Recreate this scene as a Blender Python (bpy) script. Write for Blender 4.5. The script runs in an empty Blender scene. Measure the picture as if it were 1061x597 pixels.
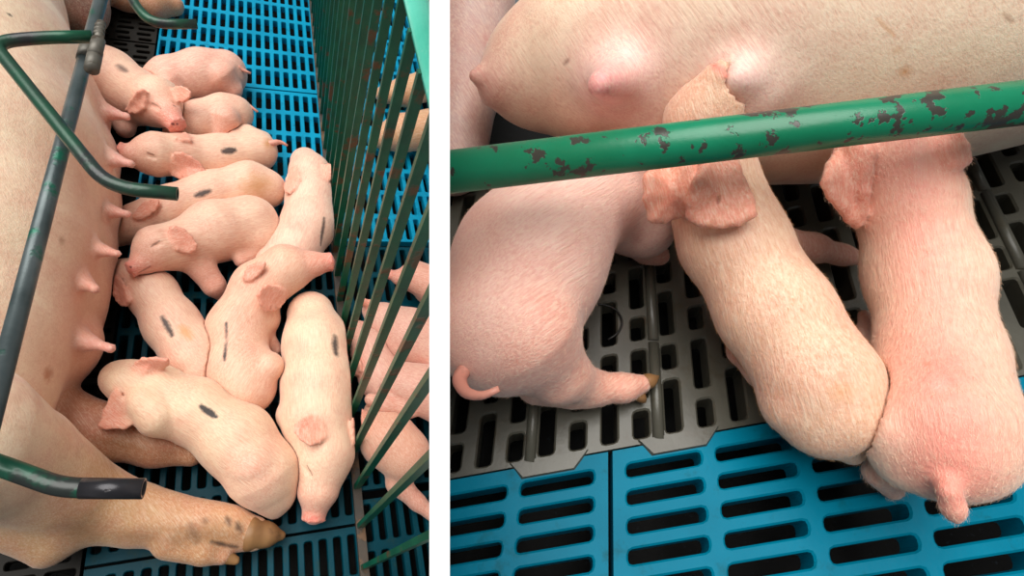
import bpy, math, random
import numpy as np
from mathutils import Matrix, Vector

random.seed(7); RNG = np.random.default_rng(7)
scene = bpy.context.scene
COL = scene.collection

# ------------------------------------------------------------------ camera
F, CX, CY, W, HH = 535.0, 455.5, 298.5, 1061.0, 597.0
H = 1.10                                   # camera height over the lower pen floor
unit = lambda v: np.asarray(v, float) / np.linalg.norm(v)
ray = lambda px, py: np.array([(px - CX) / F, (CY - py) / F, -1.0])
ZC = unit([172, 334, 535])                 # world up seen from the camera
_fl = lambda px, py: ray(px, py) * (H / -(ray(px, py) @ ZC))
YC = unit(_fl(322, 0) - _fl(372, 547))     # world Y runs along the pen fence
XC = np.cross(YC, ZC)
M = np.array([XC, YC, ZC])                 # camera -> world rotation
CAM = np.array([0, 0, H])
cam_d = bpy.data.cameras.new('camera'); cam = bpy.data.objects.new('camera', cam_d); COL.objects.link(cam)
cam_d.sensor_width = 36.0; cam_d.sensor_fit = 'HORIZONTAL'; cam_d.lens = F * 36 / W
cam_d.shift_x = (W / 2 - CX) / W; cam_d.shift_y = 0.0; cam_d.clip_start = 0.02
mw = Matrix([list(M[i]) + [CAM[i]] for i in range(3)] + [[0, 0, 0, 1]])
cam.matrix_world = mw
scene.camera = cam

# ------------------------------------------------------------------ light
world = bpy.data.worlds.new('World'); scene.world = world; world.use_nodes = True
bg = world.node_tree.nodes['Background']
bg.inputs[0].default_value = (0.93, 0.97, 1.0, 1); bg.inputs[1].default_value = 0.19
sun_d = bpy.data.lights.new('daylight', 'SUN'); sun_d.energy = 4.7; sun_d.angle = math.radians(58)
sun_d.color = (1.0, 0.97, 0.92)
sun = bpy.data.objects.new('daylight', sun_d); COL.objects.link(sun)
sdir = M @ unit([-0.16, 0.58, 0.74])
sun.rotation_euler = Vector(sdir).to_track_quat('Z', 'Y').to_euler()
sun.location = (0, 0.8, 3)
vs = scene.view_settings
vs.view_transform = 'Standard'; vs.look = 'None'; vs.gamma = 1.0; vs.use_curve_mapping = False
vs.exposure = 0.02

# ------------------------------------------------------------------ the two pens: floor planes
UP = {'L': np.array([0, 0, 1.0]), 'R': M @ unit([-100, 333, 535])}
CH = {'L': H, 'R': 0.58}                   # camera height above each floor
def wray(px, py): return M @ ray(px, py)
def P(px, py, z=0.0, pen='L'):
    """point at height z over the pen floor on the line of sight through px,py"""
    r = wray(px, py); t = (CH[pen] - z) / -(r @ UP[pen])
    return CAM + r * t
def dep(p): return float(-(M.T @ (np.asarray(p) - CAM))[2])
def mpp(p): return dep(p) / F
def proj(pts):
    c = (np.asarray(pts) - CAM) @ M
    return CX + F * c[:, 0] / -c[:, 2], CY - F * c[:, 1] / -c[:, 2], -c[:, 2]
WALL_N = M @ np.array([1.0, 0, 0])         # the divider stands in this plane, through the camera station
WD = 0.30; WALL_T = 21.2 * WD / F
def wall_side(p): return (np.asarray(p) - CAM) @ WALL_N

# ------------------------------------------------------------------ helpers
def srgb(r, g, b):
    f = lambda c: (c / 255 / 12.92) if c <= 10 else ((c / 255 + 0.055) / 1.055) ** 2.4
    return (f(r), f(g), f(b))
def tag(o, label=None, cat=None, group=None, kind=None):
    if label: o['label'] = label
    if cat: o['category'] = cat
    if group: o['group'] = group
    if kind: o['kind'] = kind
    return o
def mesh_obj(name, V, Fc, mat, parent=None, origin=None, smooth=True):
    V = np.asarray(V, float)
    if parent is not None: org = np.array(parent['_o']) if '_o' in parent else np.zeros(3)
    else: org = np.asarray(origin if origin is not None else (0, 0, 0), float)
    me = bpy.data.meshes.new(name)
    me.from_pydata((V - org).tolist(), [], Fc if isinstance(Fc, list) else Fc.tolist())
    if smooth: me.polygons.foreach_set('use_smooth', [True] * len(me.polygons))
    me.materials.append(mat); me.update()
    o = bpy.data.objects.new(name, me); COL.objects.link(o)
    if parent is not None: o.parent = parent
    else: o.location = org; ORG[o.name] = org
    return o
ORG = {}
def child(name, V, Fc, mat, parent, smooth=True):
    org = ORG[parent.name]; V = np.asarray(V, float)
    me = bpy.data.meshes.new(name); me.from_pydata((V - org).tolist(), [], Fc if isinstance(Fc, list) else Fc.tolist())
    if smooth: me.polygons.foreach_set('use_smooth', [True] * len(me.polygons))
    me.materials.append(mat); me.update()
    o = bpy.data.objects.new(name, me); COL.objects.link(o); o.parent = parent
    ORG[o.name] = org
    return o
def empty(name, loc):
    o = bpy.data.objects.new(name, None); COL.objects.link(o); o.location = loc; o.empty_display_size = 0.05
    ORG[o.name] = np.asarray(loc, float); return o

# ------------------------------------------------------------------ materials
class NT:
    def __init__(s, name):
        s.m = bpy.data.materials.new(name); s.m.use_nodes = True; s.t = s.m.node_tree
        s.b = s.t.nodes['Principled BSDF']
    def n(s, typ, **kw):
        nd = s.t.nodes.new(typ)
        for k, v in kw.items(): setattr(nd, k, v)
        return nd
    def l(s, a, b): s.t.links.new(a, b)
    def math(s, op, a, b=None, clamp=False):
        nd = s.n('ShaderNodeMath', operation=op, use_clamp=clamp)
        for i, x in enumerate((a, b)):
            if x is None: continue
            if isinstance(x, (int, float)): nd.inputs[i].default_value = x
            else: s.l(x, nd.inputs[i])
        return nd.outputs[0]
    def vm(s, op, a, b=None, out=0):
        nd = s.n('ShaderNodeVectorMath', operation=op)
        for i, x in enumerate((a, b)):
            if x is None: continue
            if isinstance(x, (tuple, list, np.ndarray)): nd.inputs[i].default_value = tuple(float(q) for q in x)
            else: s.l(x, nd.inputs[i])
        return nd.outputs[out]
    def mix(s, fac, a, b, blend='MIX'):
        nd = s.n('ShaderNodeMix', data_type='RGBA', blend_type=blend)
        for i, x in ((0, fac), (6, a), (7, b)):
            if isinstance(x, (int, float)): nd.inputs[i].default_value = x
            elif isinstance(x, (tuple, list)): nd.inputs[i].default_value = tuple(x)[:3] + (1,)
            else: s.l(x, nd.inputs[i])
        return nd.outputs[2]
    def noise(s, vec, scale, detail=3, rough=0.55, out=0):
        nd = s.n('ShaderNodeTexNoise'); nd.inputs['Scale'].default_value = scale
        nd.inputs['Detail'].default_value = detail; nd.inputs['Roughness'].default_value = rough
        if vec is not None: s.l(vec, nd.inputs['Vector'])
        return nd.outputs[out]
    def ramp(s, fac, p0, p1):
        nd = s.n('ShaderNodeMapRange'); nd.inputs[1].default_value = p0; nd.inputs[2].default_value = p1
        s.l(fac, nd.inputs[0]); return nd.outputs[0]
    def bump(s, h, strength, dist):
        nd = s.n('ShaderNodeBump'); nd.inputs['Strength'].default_value = strength
        nd.inputs['Distance'].default_value = dist; s.l(h, nd.inputs['Height'])
        s.l(nd.outputs[0], s.b.inputs['Normal'])
    def obj(s): return s.n('ShaderNodeTexCoord').outputs['Object']

def skin_mat(name, marks=(), rough=0.5, grain=260., wrinkle=None, bump=.35, nap=None, mottle=0.0):
    """marks: (a, b, half width, colour, strength, edge softness) in object space"""
    t = NT(name); o = t.obj()
    at = t.n('ShaderNodeAttribute', attribute_name='Col')
    col = at.outputs['Color']
    big = t.noise(o, 16, 4)
    col = t.mix(t.ramp(big, 0.40, 0.72), col, t.mix(0.45, col, srgb(214, 128, 112)))
    fine = t.noise(o, grain, 3, 0.7)
    col = t.mix(t.math('MULTIPLY', t.ramp(fine, 0.45, 0.8), 0.28), col, srgb(250, 232, 205))
    hair = None
    if nap is not None:      # fine hair lying along one direction
        nd = unit(nap); sc = t.n('ShaderNodeVectorMath', operation='SCALE'); sc.inputs[0].default_value = tuple(float(x) for x in nd * .93)
        t.l(t.vm('DOT_PRODUCT', o, nd, 1), sc.inputs['Scale'])
        hair = t.noise(t.vm('SUBTRACT', o, sc.outputs[0]), 520, 3, 0.7)
        col = t.mix(t.math('MULTIPLY', t.ramp(hair, 0.46, 0.72), 0.5), col, srgb(252, 232, 206))
        col = t.mix(t.math('MULTIPLY', t.ramp(hair, 0.48, 0.28), 0.35), col, srgb(206, 140, 112))
    if mottle:
        col = t.mix(t.math('MULTIPLY', t.ramp(t.noise(o, 34, 5, 0.75), 0.47, 0.75), mottle), col, srgb(196, 132, 98))
    wob = t.noise(o, 150, 3)
    for a, b, w, c, st, soft in marks:
        a = np.asarray(a, float); ba = np.asarray(b, float) - a; L2 = max(float(ba @ ba), 1e-9)
        pa = t.vm('SUBTRACT', o, a)
        h = t.math('DIVIDE', t.vm('DOT_PRODUCT', pa, ba, 1), L2, clamp=True)
        sc = t.n('ShaderNodeVectorMath', operation='SCALE'); sc.inputs[0].default_value = tuple(float(x) for x in ba); t.l(h, sc.inputs['Scale'])
        d = t.vm('LENGTH', t.vm('SUBTRACT', pa, sc.outputs[0]), None, 1)
        e = t.math('SUBTRACT', t.math('MULTIPLY', h, 2.0), 1.0)
        d = t.math('ADD', d, t.math('MULTIPLY', t.math('MULTIPLY', e, e), w * .4))
        d = t.math('ADD', d, t.math('MULTIPLY', t.math('SUBTRACT', wob, 0.5), w * 1.1))
        mr = t.n('ShaderNodeMapRange'); mr.inputs[1].default_value = w * (1 + soft); mr.inputs[2].default_value = w * (1 - soft)
        mr.inputs[4].default_value = st; t.l(d, mr.inputs[0])
        col = t.mix(mr.outputs[0], col, c)
    t.l(col, t.b.inputs['Base Color'])
    t.b.inputs['Roughness'].default_value = rough
    t.b.inputs['Subsurface Weight'].default_value = 0.08
    t.b.inputs['Subsurface Radius'].default_value = (1.0, 0.45, 0.3)
    t.b.inputs['Subsurface Scale'].default_value = 0.012
    t.b.inputs['Sheen Weight'].default_value = 0.25; t.b.inputs['Sheen Roughness'].default_value = 0.4
    hgt = t.math('ADD', t.math('MULTIPLY', fine, 0.5), t.noise(o, 60, 3))
    if wrinkle is not None:
        d, f = wrinkle
        wv = t.vm('DOT_PRODUCT', o, np.asarray(d) * f, 1)
        sn = t.math('SINE', t.math('ADD', wv, t.math('MULTIPLY', t.noise(o, 14, 2), 9.0)))
        hgt = t.math('ADD', hgt, t.math('MULTIPLY', sn, 0.10))
    if hair is not None: hgt = t.math('ADD', hgt, hair)
    t.bump(hgt, bump, 0.004)
    return t.m

def plastic(name, c, c2, rough=0.42, dirt=None, spec=0.5):
    t = NT(name); o = t.obj()
    col = t.mix(t.ramp(t.noise(o, 9, 5), 0.35, 0.7), c, c2)
    if dirt: col = t.mix(t.math('MULTIPLY', t.ramp(t.noise(o, 26, 5, 0.7), 0.56, 0.72), 0.75), col, dirt)
    t.l(col, t.b.inputs['Base Color']); t.b.inputs['Roughness'].default_value = rough; t.b.inputs['Specular IOR Level'].default_value = spec
    t.bump(t.noise(o, 180, 3), 0.12, 0.002)
    return t.m
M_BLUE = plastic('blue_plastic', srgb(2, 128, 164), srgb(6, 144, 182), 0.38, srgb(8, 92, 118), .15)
M_BLUE_SHADE = plastic('shaded_dirty_blue_plastic', srgb(0, 52, 64), srgb(2, 64, 78), 0.42, srgb(34, 58, 52), .1)  # near panels: floor shade painted into a darker teal, dirt patches on top
M_BLUER = plastic('blue_plastic_raised_pen', srgb(0, 104, 130), srgb(0, 116, 144), 0.34, srgb(12, 78, 88), .06)
M_IRON = plastic('dark_slat_metal', srgb(34, 32, 29), srgb(27, 25, 23), 0.5, srgb(36, 26, 18), .12)
M_GREYP = plastic('grey_slat_plastic', srgb(80, 78, 68), srgb(62, 60, 53), 0.36, srgb(62, 52, 34))
def pit_mat():
    t = NT('slurry'); o = t.obj()
    t.l(t.mix(t.ramp(t.noise(o, 120, 4, 0.8), 0.62, 0.7), srgb(7, 7, 7), srgb(30, 38, 44)), t.b.inputs['Base Color'])
    t.b.inputs['Roughness'].default_value = 0.6; t.b.inputs['Specular IOR Level'].default_value = .15; return t.m
M_PIT = pit_mat()
def white_mat():
    t = NT('white_paint'); t.b.inputs['Base Color'].default_value = (0.93, 0.93, 0.93, 1); t.b.inputs['Roughness'].default_value = 0.7
    return t.m
M_WHITE = white_mat()
def pipe_mat(name, base, base2, chip, lo, hi, scale=30, rough=0.35, metal=0.0, grad=None):
    t = NT(name); o = t.obj()
    col = t.mix(t.ramp(t.noise(o, 14, 4), 0.35, 0.65), base, base2)
    nz = t.noise(o, scale, 4, 0.6)
    if grad is not None:
        d, a, b = grad
        g = t.math('ADD', t.math('MULTIPLY', t.vm('DOT_PRODUCT', o, d, 1), a), b)
        nz = t.math('ADD', nz, g)
    msk = t.ramp(nz, lo, hi)
    col = t.mix(msk, col, chip)
    t.l(col, t.b.inputs['Base Color']); t.b.inputs['Roughness'].default_value = rough; t.b.inputs['Metallic'].default_value = metal
    t.bump(t.math('SUBTRACT', t.math('MULTIPLY', t.noise(o, 220, 3), 0.3), msk), 0.3, 0.0015)
    return t.m

# ------------------------------------------------------------------ implicit modelling
class Prim:
    __slots__ = ('kind', 'p', 'k', 'c', 'sub', 'lo', 'hi')
    def dist(s, X):
        if s.kind == 'cone':
            a, b, ra, rb = s.p; ba = b - a; L = max(float(ba @ ba), 1e-12)
            pa = X - a; t = np.clip(pa @ ba / L, 0, 1)
            d = pa - t[..., None] * ba
            return np.sqrt((d * d).sum(-1)) - (ra + (rb - ra) * t)
        a, b, c, r = s.p
        return tri_dist(X, a, b, c) - r
def seg_d2(X, a, b):
    ba = b - a; pa = X - a; t = np.clip(pa @ ba / max(float(ba @ ba), 1e-12), 0, 1); d = pa - t[..., None] * ba
    return (d * d).sum(-1)
def tri_dist(X, a, b, c):
    n = np.cross(b - a, c - a); nn = max(float(n @ n), 1e-14)
    i0 = (np.cross(b - a, n) @ (X - a).reshape(-1, 3).T).reshape(X.shape[:-1])
    i1 = (np.cross(c - b, n) @ (X - b).reshape(-1, 3).T).reshape(X.shape[:-1])
    i2 = (np.cross(a - c, n) @ (X - c).reshape(-1, 3).T).reshape(X.shape[:-1])
    ins = (i0 <= 0) & (i1 <= 0) & (i2 <= 0)
    dp = ((X - a) @ n) ** 2 / nn
    e = np.minimum(np.minimum(seg_d2(X, a, b), seg_d2(X, b, c)), seg_d2(X, c, a))
    return np.sqrt(np.where(ins, dp, e))
def cone(a, b, ra, rb, k, c, sub=False):
    s = Prim(); s.kind = 'cone'; a = np.asarray(a, float); b = np.asarray(b, float); s.p = (a, b, ra, rb); s.k = k; s.c = c; s.sub = sub
    s.lo = np.minimum(a - ra, b - rb); s.hi = np.maximum(a + ra, b + rb); return s
def tri(a, b, c, r, k, col):
    s = Prim(); s.kind = 'tri'; s.p = (a, b, c, r); s.k = k; s.c = col; s.sub = False
    s.lo = np.minimum(np.minimum(a, b), c) - r; s.hi = np.maximum(np.maximum(a, b), c) + r; return s
def smin(a, b, k):
    h = np.maximum(k - np.abs(a - b), 0) / k
    return np.minimum(a, b) - h * h * k * 0.25
def evalp(prims, X):
    f = np.full(X.shape[:-1], 10.0)
    for p in prims:
        d = p.dist(X)
        f = -smin(-f, d, p.k) if p.sub else smin(f, d, p.k)
    return f
def grid_eval(prims, lo, n, vox):
    f = np.full(n, 10.0, np.float32)
    ax = [lo[i] + vox * np.arange(n[i]) for i in range(3)]
    for p in prims:
        mg = p.k + 2.5 * vox
        i0 = np.maximum(np.floor((p.lo - mg - lo) / vox).astype(int), 0)
        i1 = np.minimum(np.ceil((p.hi + mg - lo) / vox).astype(int) + 1, n)
        if np.any(i1 <= i0): continue
        sl = tuple(slice(i0[i], i1[i]) for i in range(3))
        X = np.stack(np.meshgrid(*[ax[i][sl[i]] for i in range(3)], indexing='ij'), -1)
        d = p.dist(X).astype(np.float32)
        f[sl] = -smin(-f[sl], d, p.k) if p.sub else smin(f[sl], d, p.k)
    return f, ax
def surface_nets(f, lo, vox):
    s = f < 0; nx, ny, nz = f.shape
    cs = np.zeros((nx - 1, ny - 1, nz - 1), np.int8)
    for i in (0, 1):
        for j in (0, 1):
            for k in (0, 1): cs += s[i:nx - 1 + i, j:ny - 1 + j, k:nz - 1 + k]
    I = np.argwhere((cs > 0) & (cs < 8))
    acc = np.zeros((len(I), 3)); cnt = np.zeros(len(I))
    off = [(i, j, k) for i in (0, 1) for j in (0, 1) for k in (0, 1)]
    val = {o: f[I[:, 0] + o[0], I[:, 1] + o[1], I[:, 2] + o[2]].astype(float) for o in off}
    for o in off:
        for a in range(3):
            if o[a]: continue
            q = list(o); q[a] = 1; q = tuple(q)
            va, vb = val[o], val[q]; m = (va < 0) != (vb < 0)
            t = np.where(m, va / np.where(m, va - vb, 1), 0)
            pt = np.tile(np.array(o, float), (len(I), 1)); pt[:, a] = t
            acc[m] += pt[m]; cnt[m] += 1
    V = lo + vox * (I + acc / cnt[:, None])
    idx = -np.ones(cs.shape, int); idx[I[:, 0], I[:, 1], I[:, 2]] = np.arange(len(I))
    Fs = []
    for a in range(3):
        b, c = (a + 1) % 3, (a + 2) % 3
        sl0 = [slice(None)] * 3; sl1 = [slice(None)] * 3
        sl0[a] = slice(0, -1); sl1[a] = slice(1, None)
        E = np.argwhere(s[tuple(sl0)] != s[tuple(sl1)])
        E = E[(E[:, b] > 0) & (E[:, c] > 0) & (E[:, b] < f.shape[b] - 1) & (E[:, c] < f.shape[c] - 1)]
        q = []
        for db, dc in ((1, 1), (0, 1), (0, 0), (1, 0)):
            g = E.copy(); g[:, b] -= db; g[:, c] -= dc; q.append(idx[g[:, 0], g[:, 1], g[:, 2]])
        q = np.stack(q, 1)
        inside = s[E[:, 0], E[:, 1], E[:, 2]]
        q[~inside] = q[~inside][:, ::-1]
        Fs.append(q)
    Q = np.concatenate(Fs); return V, Q[(Q >= 0).all(1)]

def march(prims, px, py, z0=None):
    """first surface point on the sight line through px,py"""
    r = wray(px, py); lo = min(dep(p.lo) for p in prims) if False else 0.2
    t = np.linspace(0.2, 2.6, 1200); X = CAM + t[:, None] * r
    f = evalp(prims, X); i = np.argmax(f < 0)
    return X[i] if f[i] < 0 else None

PINK, PEACH, EAR, SNOUT = srgb(230, 162, 142), srgb(238, 192, 166), srgb(236, 146, 122), srgb(226, 112, 100)
class Animal:
    def __init__(s, pen='L', base=PEACH, k=0.02):
        s.pen = pen; s.prims = []; s.base = base; s.k = k; s.marks = []; s.next = False
    def pt(s, q):
        """(px, py, z or None, radius px) -> world centre and radius; None rests on the floor"""
        px, py, z, r = q
        if z is None: z = 0.0; dz = 0.0; rest = True
        elif isinstance(z, str): dz = float(z); rest = True
        else: rest = False
        if rest:
            rm = 0.03
            for _ in range(6): rm = r * mpp(P(px, py, rm + dz, s.pen)) * s.cosf(px, py)
            z = rm + dz
        p = P(px, py, z, s.pen); return p, r * mpp(p) * s.cosf(px, py)
    def cosf(s, px, py): return (1 / np.linalg.norm(ray(px, py))) ** 1.0 if s.pen == 'R' else 1.0
    def chain(s, keys, k=None, c=None):
        pts = [s.pt(q) for q in keys]; k = s.k if k is None else k; c = c or s.base
        cs = c if isinstance(c, list) else [c] * len(pts)
        for i in range(len(pts) - 1):
            s.prims.append(cone(pts[i][0], pts[i + 1][0], pts[i][1], pts[i + 1][1], k, cs[min(i + 1, len(cs) - 1)]))
        return s
    def ball(s, q, k=None, c=None):
        p, r = s.pt(q); s.prims.append(cone(p, p + 1e-5, r, r, s.k if k is None else k, c or s.base)); return s
    def surf(s, px, py, lift=0.0):
        h = march(s.prims, px, py)
        if h is None: return None
        return h + lift * (-unit(wray(px, py)))
    def ear(s, pts, lift, r=0.0032, c=EAR, k=0.006):
        """outline points in order: base, (side), tip, (side), base; lifts raise each point off the head"""
        W3 = []; lastd = None
        hits = [s.surf(*p) for p in pts]
        ds = [dep(h) for h in hits if h is not None]; dm = float(np.mean(ds)) if ds else 0.8
        for p, h, l in zip(pts, hits, lift):
            d = min(dep(h), dm + 0.02) if h is not None else dm
            rr = wray(*p); W3.append(CAM + rr * (d - l - .004))
        n = len(W3); ring = []
        for i in range(n):
            p0, p1, p2, p3 = W3[i - 1], W3[i], W3[(i + 1) % n], W3[(i + 2) % n]
            for t in (0.0, 0.5):
                ring.append(.5 * (2 * p1 + (p2 - p0) * t + (2 * p0 - 5 * p1 + 4 * p2 - p3) * t * t + (3 * p1 - p0 - 3 * p2 + p3) * t ** 3))
        size = max(np.linalg.norm(p - q) for p in W3 for q in W3)
        cen = np.mean(ring, 0); cen = cen + unit(cen - CAM) * size * .07
        for i in range(len(ring)):
            s.prims.append(tri(cen, ring[i], ring[(i + 1) % len(ring)], r, k if i in (0, 2 * n - 1, 2 * n - 2) else .003, c))
        return s
    def teat(s, p0, p1, r0, r1, lift=0.0, c=None, k=.012, c0=None):
        h = s.surf(*p0)
        if h is None: return s
        d = dep(h); a = h + unit(wray(*p0)) * r0 * mpp(h) * .3
        b = CAM + wray(*p1) * (d - lift); m = a * .4 + b * .6; q = mpp(h)
        s.prims.append(cone(a, m, r0 * q, r1 * 1.3 * q, k, c0 or c)); s.prims.append(cone(m, b, r1 * q, r1 * q, .004, c)); return s
    def dent(s, px, py, rpx, push=0.3, k=0.006):
        h = s.surf(px, py)
        if h is None: return s
        r = rpx * mpp(h); p = h + unit(wray(px, py)) * r * (-push)
        s.prims.append(cone(p, p + 1e-5, r, r, k, s.base, True)); return s
    def groove(s, p0, p1, rpx, k=0.006):
        a, b = s.surf(*p0), s.surf(*p1)
        if a is None or b is None: return s
        r = rpx * mpp(a); s.prims.append(cone(a, b, r, r, k, s.base, True)); return s
    def mark(s, p0, p1, wpx, c, st=0.9, soft=0.35):
        s.marks.append((p0, p1, wpx, c, st, soft)); return s
BUILT = []
def build(an, name, vox, label, cat, group=None, rough=0.5, grain=260., wrinkle=None, carve=True, bump=.35, nap=None, mottle=0.0):
    lo = np.min([p.lo for p in an.prims if not p.sub], 0) - 3 * vox; hi = np.max([p.hi for p in an.prims if not p.sub], 0) + 3 * vox
    n = np.ceil((hi - lo) / vox).astype(int) + 1
    f, ax = grid_eval(an.prims, lo, n, vox)
    G = np.meshgrid(*ax, indexing='ij')
    # against the floor it lies on and the divider
    up = UP[an.pen]; fl = (G[0] - CAM[0]) * up[0] + (G[1] - CAM[1]) * up[1] + (G[2] - CAM[2]) * up[2] + CH[an.pen]
    f = np.maximum(f, (0.0015 - fl).astype(np.float32))
    ws = (G[0] - CAM[0]) * WALL_N[0] + (G[1] - CAM[1]) * WALL_N[1] + (G[2] - CAM[2]) * WALL_N[2]
    g = WALL_T / 2 + 0.001
    f = np.maximum(f, (ws + g if an.pen == 'L' else g - ws).astype(np.float32))
    if an.pen == 'L' and name == 'piglet':     # kept to its own side of the fence bars
        f = np.maximum(f, (G[0] - 0.1532 if an.prims[0].p[0][0] < 0.165 and not an.next else 0.1705 - G[0]).astype(np.float32))
    if carve:
        for pr, pl, ph, pen in BUILT:
            if pen != an.pen or np.any(ph < lo) or np.any(pl > hi): continue
            h, _ = grid_eval(pr, lo, n, vox)
            f = np.maximum(f, 0.0012 - h)
    V, Q = surface_nets(f, lo, vox)
    BUILT.append((an.prims, lo, hi, an.pen))
    # colours bleed between the shapes a vertex lies near
    wsum = np.zeros(len(V)); C = np.zeros((len(V), 3)); sg = 0.012 if vox < 0.006 else 0.018
    for p in an.prims:
        if p.sub: continue
        w = np.exp(-np.maximum(p.dist(V), -0.004) / (sg * 0.35)) if p.kind == 'tri' else np.exp(-np.maximum(p.dist(V), -0.02) / sg)
        wsum += w; C += w[:, None] * np.array(p.c)
    C /= np.maximum(wsum, 1e-9)[:, None]
    base = V.mean(0); base = base - up * (up @ (base - CAM) + CH[an.pen])
    px, py, d = proj(V)
    def hit(q):
        r2 = (px - q[0]) ** 2 + (py - q[1]) ** 2
        m = np.where(r2 < max(9, (r2.min() ** .5 + 2.5) ** 2))[0]
        return V[m[np.argmin(d[m])]]
    mk = []
    for p0, p1, w, c, st, soft in an.marks:
        a, b = hit(p0), hit(p1); mk.append((a - base, b - base, w * 1.12 * mpp(a), c, st, soft))
    mat = skin_mat(name + '_skin', mk, rough, grain, wrinkle, bump, nap, mottle)
    o = mesh_obj(name, V, Q, mat, origin=base)
    ca = o.data.color_attributes.new('Col', 'FLOAT_COLOR', 'POINT')
    ca.data.foreach_set('color', np.concatenate([C, np.ones((len(C), 1))], 1).astype(np.float32).ravel())
    tag(o, label, cat, group)
    return o
def fur(o, count, length, width, mat, toward, seedv=1, lean=0.45):
    rg = np.random.default_rng(seedv); me = o.data; org = ORG[o.name]
    n = len(me.polygons); cen = np.empty(n * 3); nor = np.empty(n * 3); ar = np.empty(n)
    me.polygons.foreach_get('center', cen); me.polygons.foreach_get('normal', nor); me.polygons.foreach_get('area', ar)
    cen = cen.reshape(-1, 3) + org; nor = nor.reshape(-1, 3)
    i = rg.choice(n, count, p=ar / ar.sum())
    p = cen[i] + rg.normal(0, 0.0018, (count, 3)); nn = nor[i]; p = p - nn * ((p - cen[i]) * nn).sum(1)[:, None]
    tw = np.asarray(toward, float)[None] + rg.normal(0, 0.28, (count, 3)); tw = tw - nn * (tw * nn).sum(1)[:, None]
    tw /= np.linalg.norm(tw, axis=1)[:, None] + 1e-9
    dr = tw + nn * lean * rg.uniform(.5, 1.4, (count, 1)); dr /= np.linalg.norm(dr, axis=1)[:, None]
    sd = np.cross(dr, nn + rg.normal(0, .4, (count, 3))); sd /= np.linalg.norm(sd, axis=1)[:, None] + 1e-9
    L = length * rg.uniform(.5, 1.2, (count, 1)); w = width * rg.uniform(.6, 1.2, (count, 1))
    mid = p + dr * L * .55 - nn * L * .03; tip = p + dr * L - nn * L * .22
    V = np.concatenate([p - sd * w, p + sd * w, mid + sd * w * .7, mid - sd * w * .7, tip])
    a = np.arange(count)
    Fc = np.stack([a, a + count, a + 2 * count, a + 3 * count], 1).tolist() + np.stack([a + 3 * count, a + 2 * count, a + 4 * count], 1).tolist()
    c = child('fur', V, Fc, mat, o, smooth=False); tag(c, None, None, None, 'stuff'); return c

# swept tubes -------------------------------------------------------
def rounded(pts, rad, n=8):
    pts = [np.asarray(p, float) for p in pts]; out = [pts[0]]
    for i in range(1, len(pts) - 1):
        a, b, c = pts[i - 1], pts[i], pts[i + 1]
        d0, d1 = unit(a - b), unit(c - b); r = min(rad, np.linalg.norm(a - b) * .48, np.linalg.norm(c - b) * .48)
        for k in range(n + 1):
            t = k / n; out.append((1 - t) ** 2 * (b + d0 * r) + 2 * t * (1 - t) * b + t * t * (b + d1 * r))
    out.append(pts[-1]); return out
def tube(path, r, seg=16, hollow=False):
    path = [np.asarray(p, float) for p in path]; V = []; Fc = []; up = np.array([0.123, 0.2, 1.0])
    t0 = unit(path[1] - path[0]); x = unit(np.cross(up, t0))
    rings = []
    def ring(c, x, y, rr):
        i = len(V)
        for k in range(seg):
            a = 2 * math.pi * k / seg; V.append(c + rr * (math.cos(a) * x + math.sin(a) * y))
        return i
    prev = None
    for i, p in enumerate(path):
        t = unit((path[min(i + 1, len(path) - 1)] - path[max(i - 1, 0)]))
        x = unit(x - t * (x @ t)); y = np.cross(t, x)
        rr = r[i] if isinstance(r, (list, tuple)) else r
        cur = ring(p, x, y, rr); rings.append((cur, x, y, p, rr, t))
        if prev is not None:
            for k in range(seg): Fc.append([prev + k, prev + (k + 1) % seg, cur + (k + 1) % seg, cur + k])
        prev = cur
    for e, sgn in ((0, -1), (-1, 1)):
        c0, x, y, p, rr, t = rings[e]
        if hollow and e == -1:
            i1 = ring(p, x, y, rr * .72); i2 = ring(p - t * rr * 4, x, y, rr * .72)
            for A, B in ((c0, i1), (i1, i2)):
                for k in range(seg): Fc.append([A + k, A + (k + 1) % seg, B + (k + 1) % seg, B + k])
            Fc.append([i2 + k for k in range(seg)])
        else:
            f = [c0 + k for k in range(seg)]; Fc.append(f if sgn > 0 else f[::-1])
    return np.array(V), Fc
def trim(V, idx, d, side):
    """slide the listed vertices along d until they rest on the divider's face"""
    for i in idx:
        s0 = wall_side(V[i]) - side * (WALL_T / 2 + .0005); V[i] = V[i] - d * (s0 / (d @ WALL_N))
    return V
def clampw(V, d, side):
    """cut panels straight along the divider"""
    s0 = (V - CAM) @ WALL_N - side * (WALL_T / 2 + .0014); bad = s0 * side < 0
    V[bad] -= d[None] * (s0[bad] / (d @ WALL_N))[:, None]; return V
def box(c, ex, ey, ez):
    c, ex, ey, ez = (np.asarray(q, float) for q in (c, ex, ey, ez)); V = []
    for i in (-1, 1):
        for j in (-1, 1):
            for k in (-1, 1): V.append(c + i * ex + j * ey + k * ez)
    return np.array(V), [[0, 1, 3, 2], [4, 6, 7, 5], [0, 4, 5, 1], [2, 3, 7, 6], [0, 2, 6, 4], [1, 5, 7, 3]]

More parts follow.
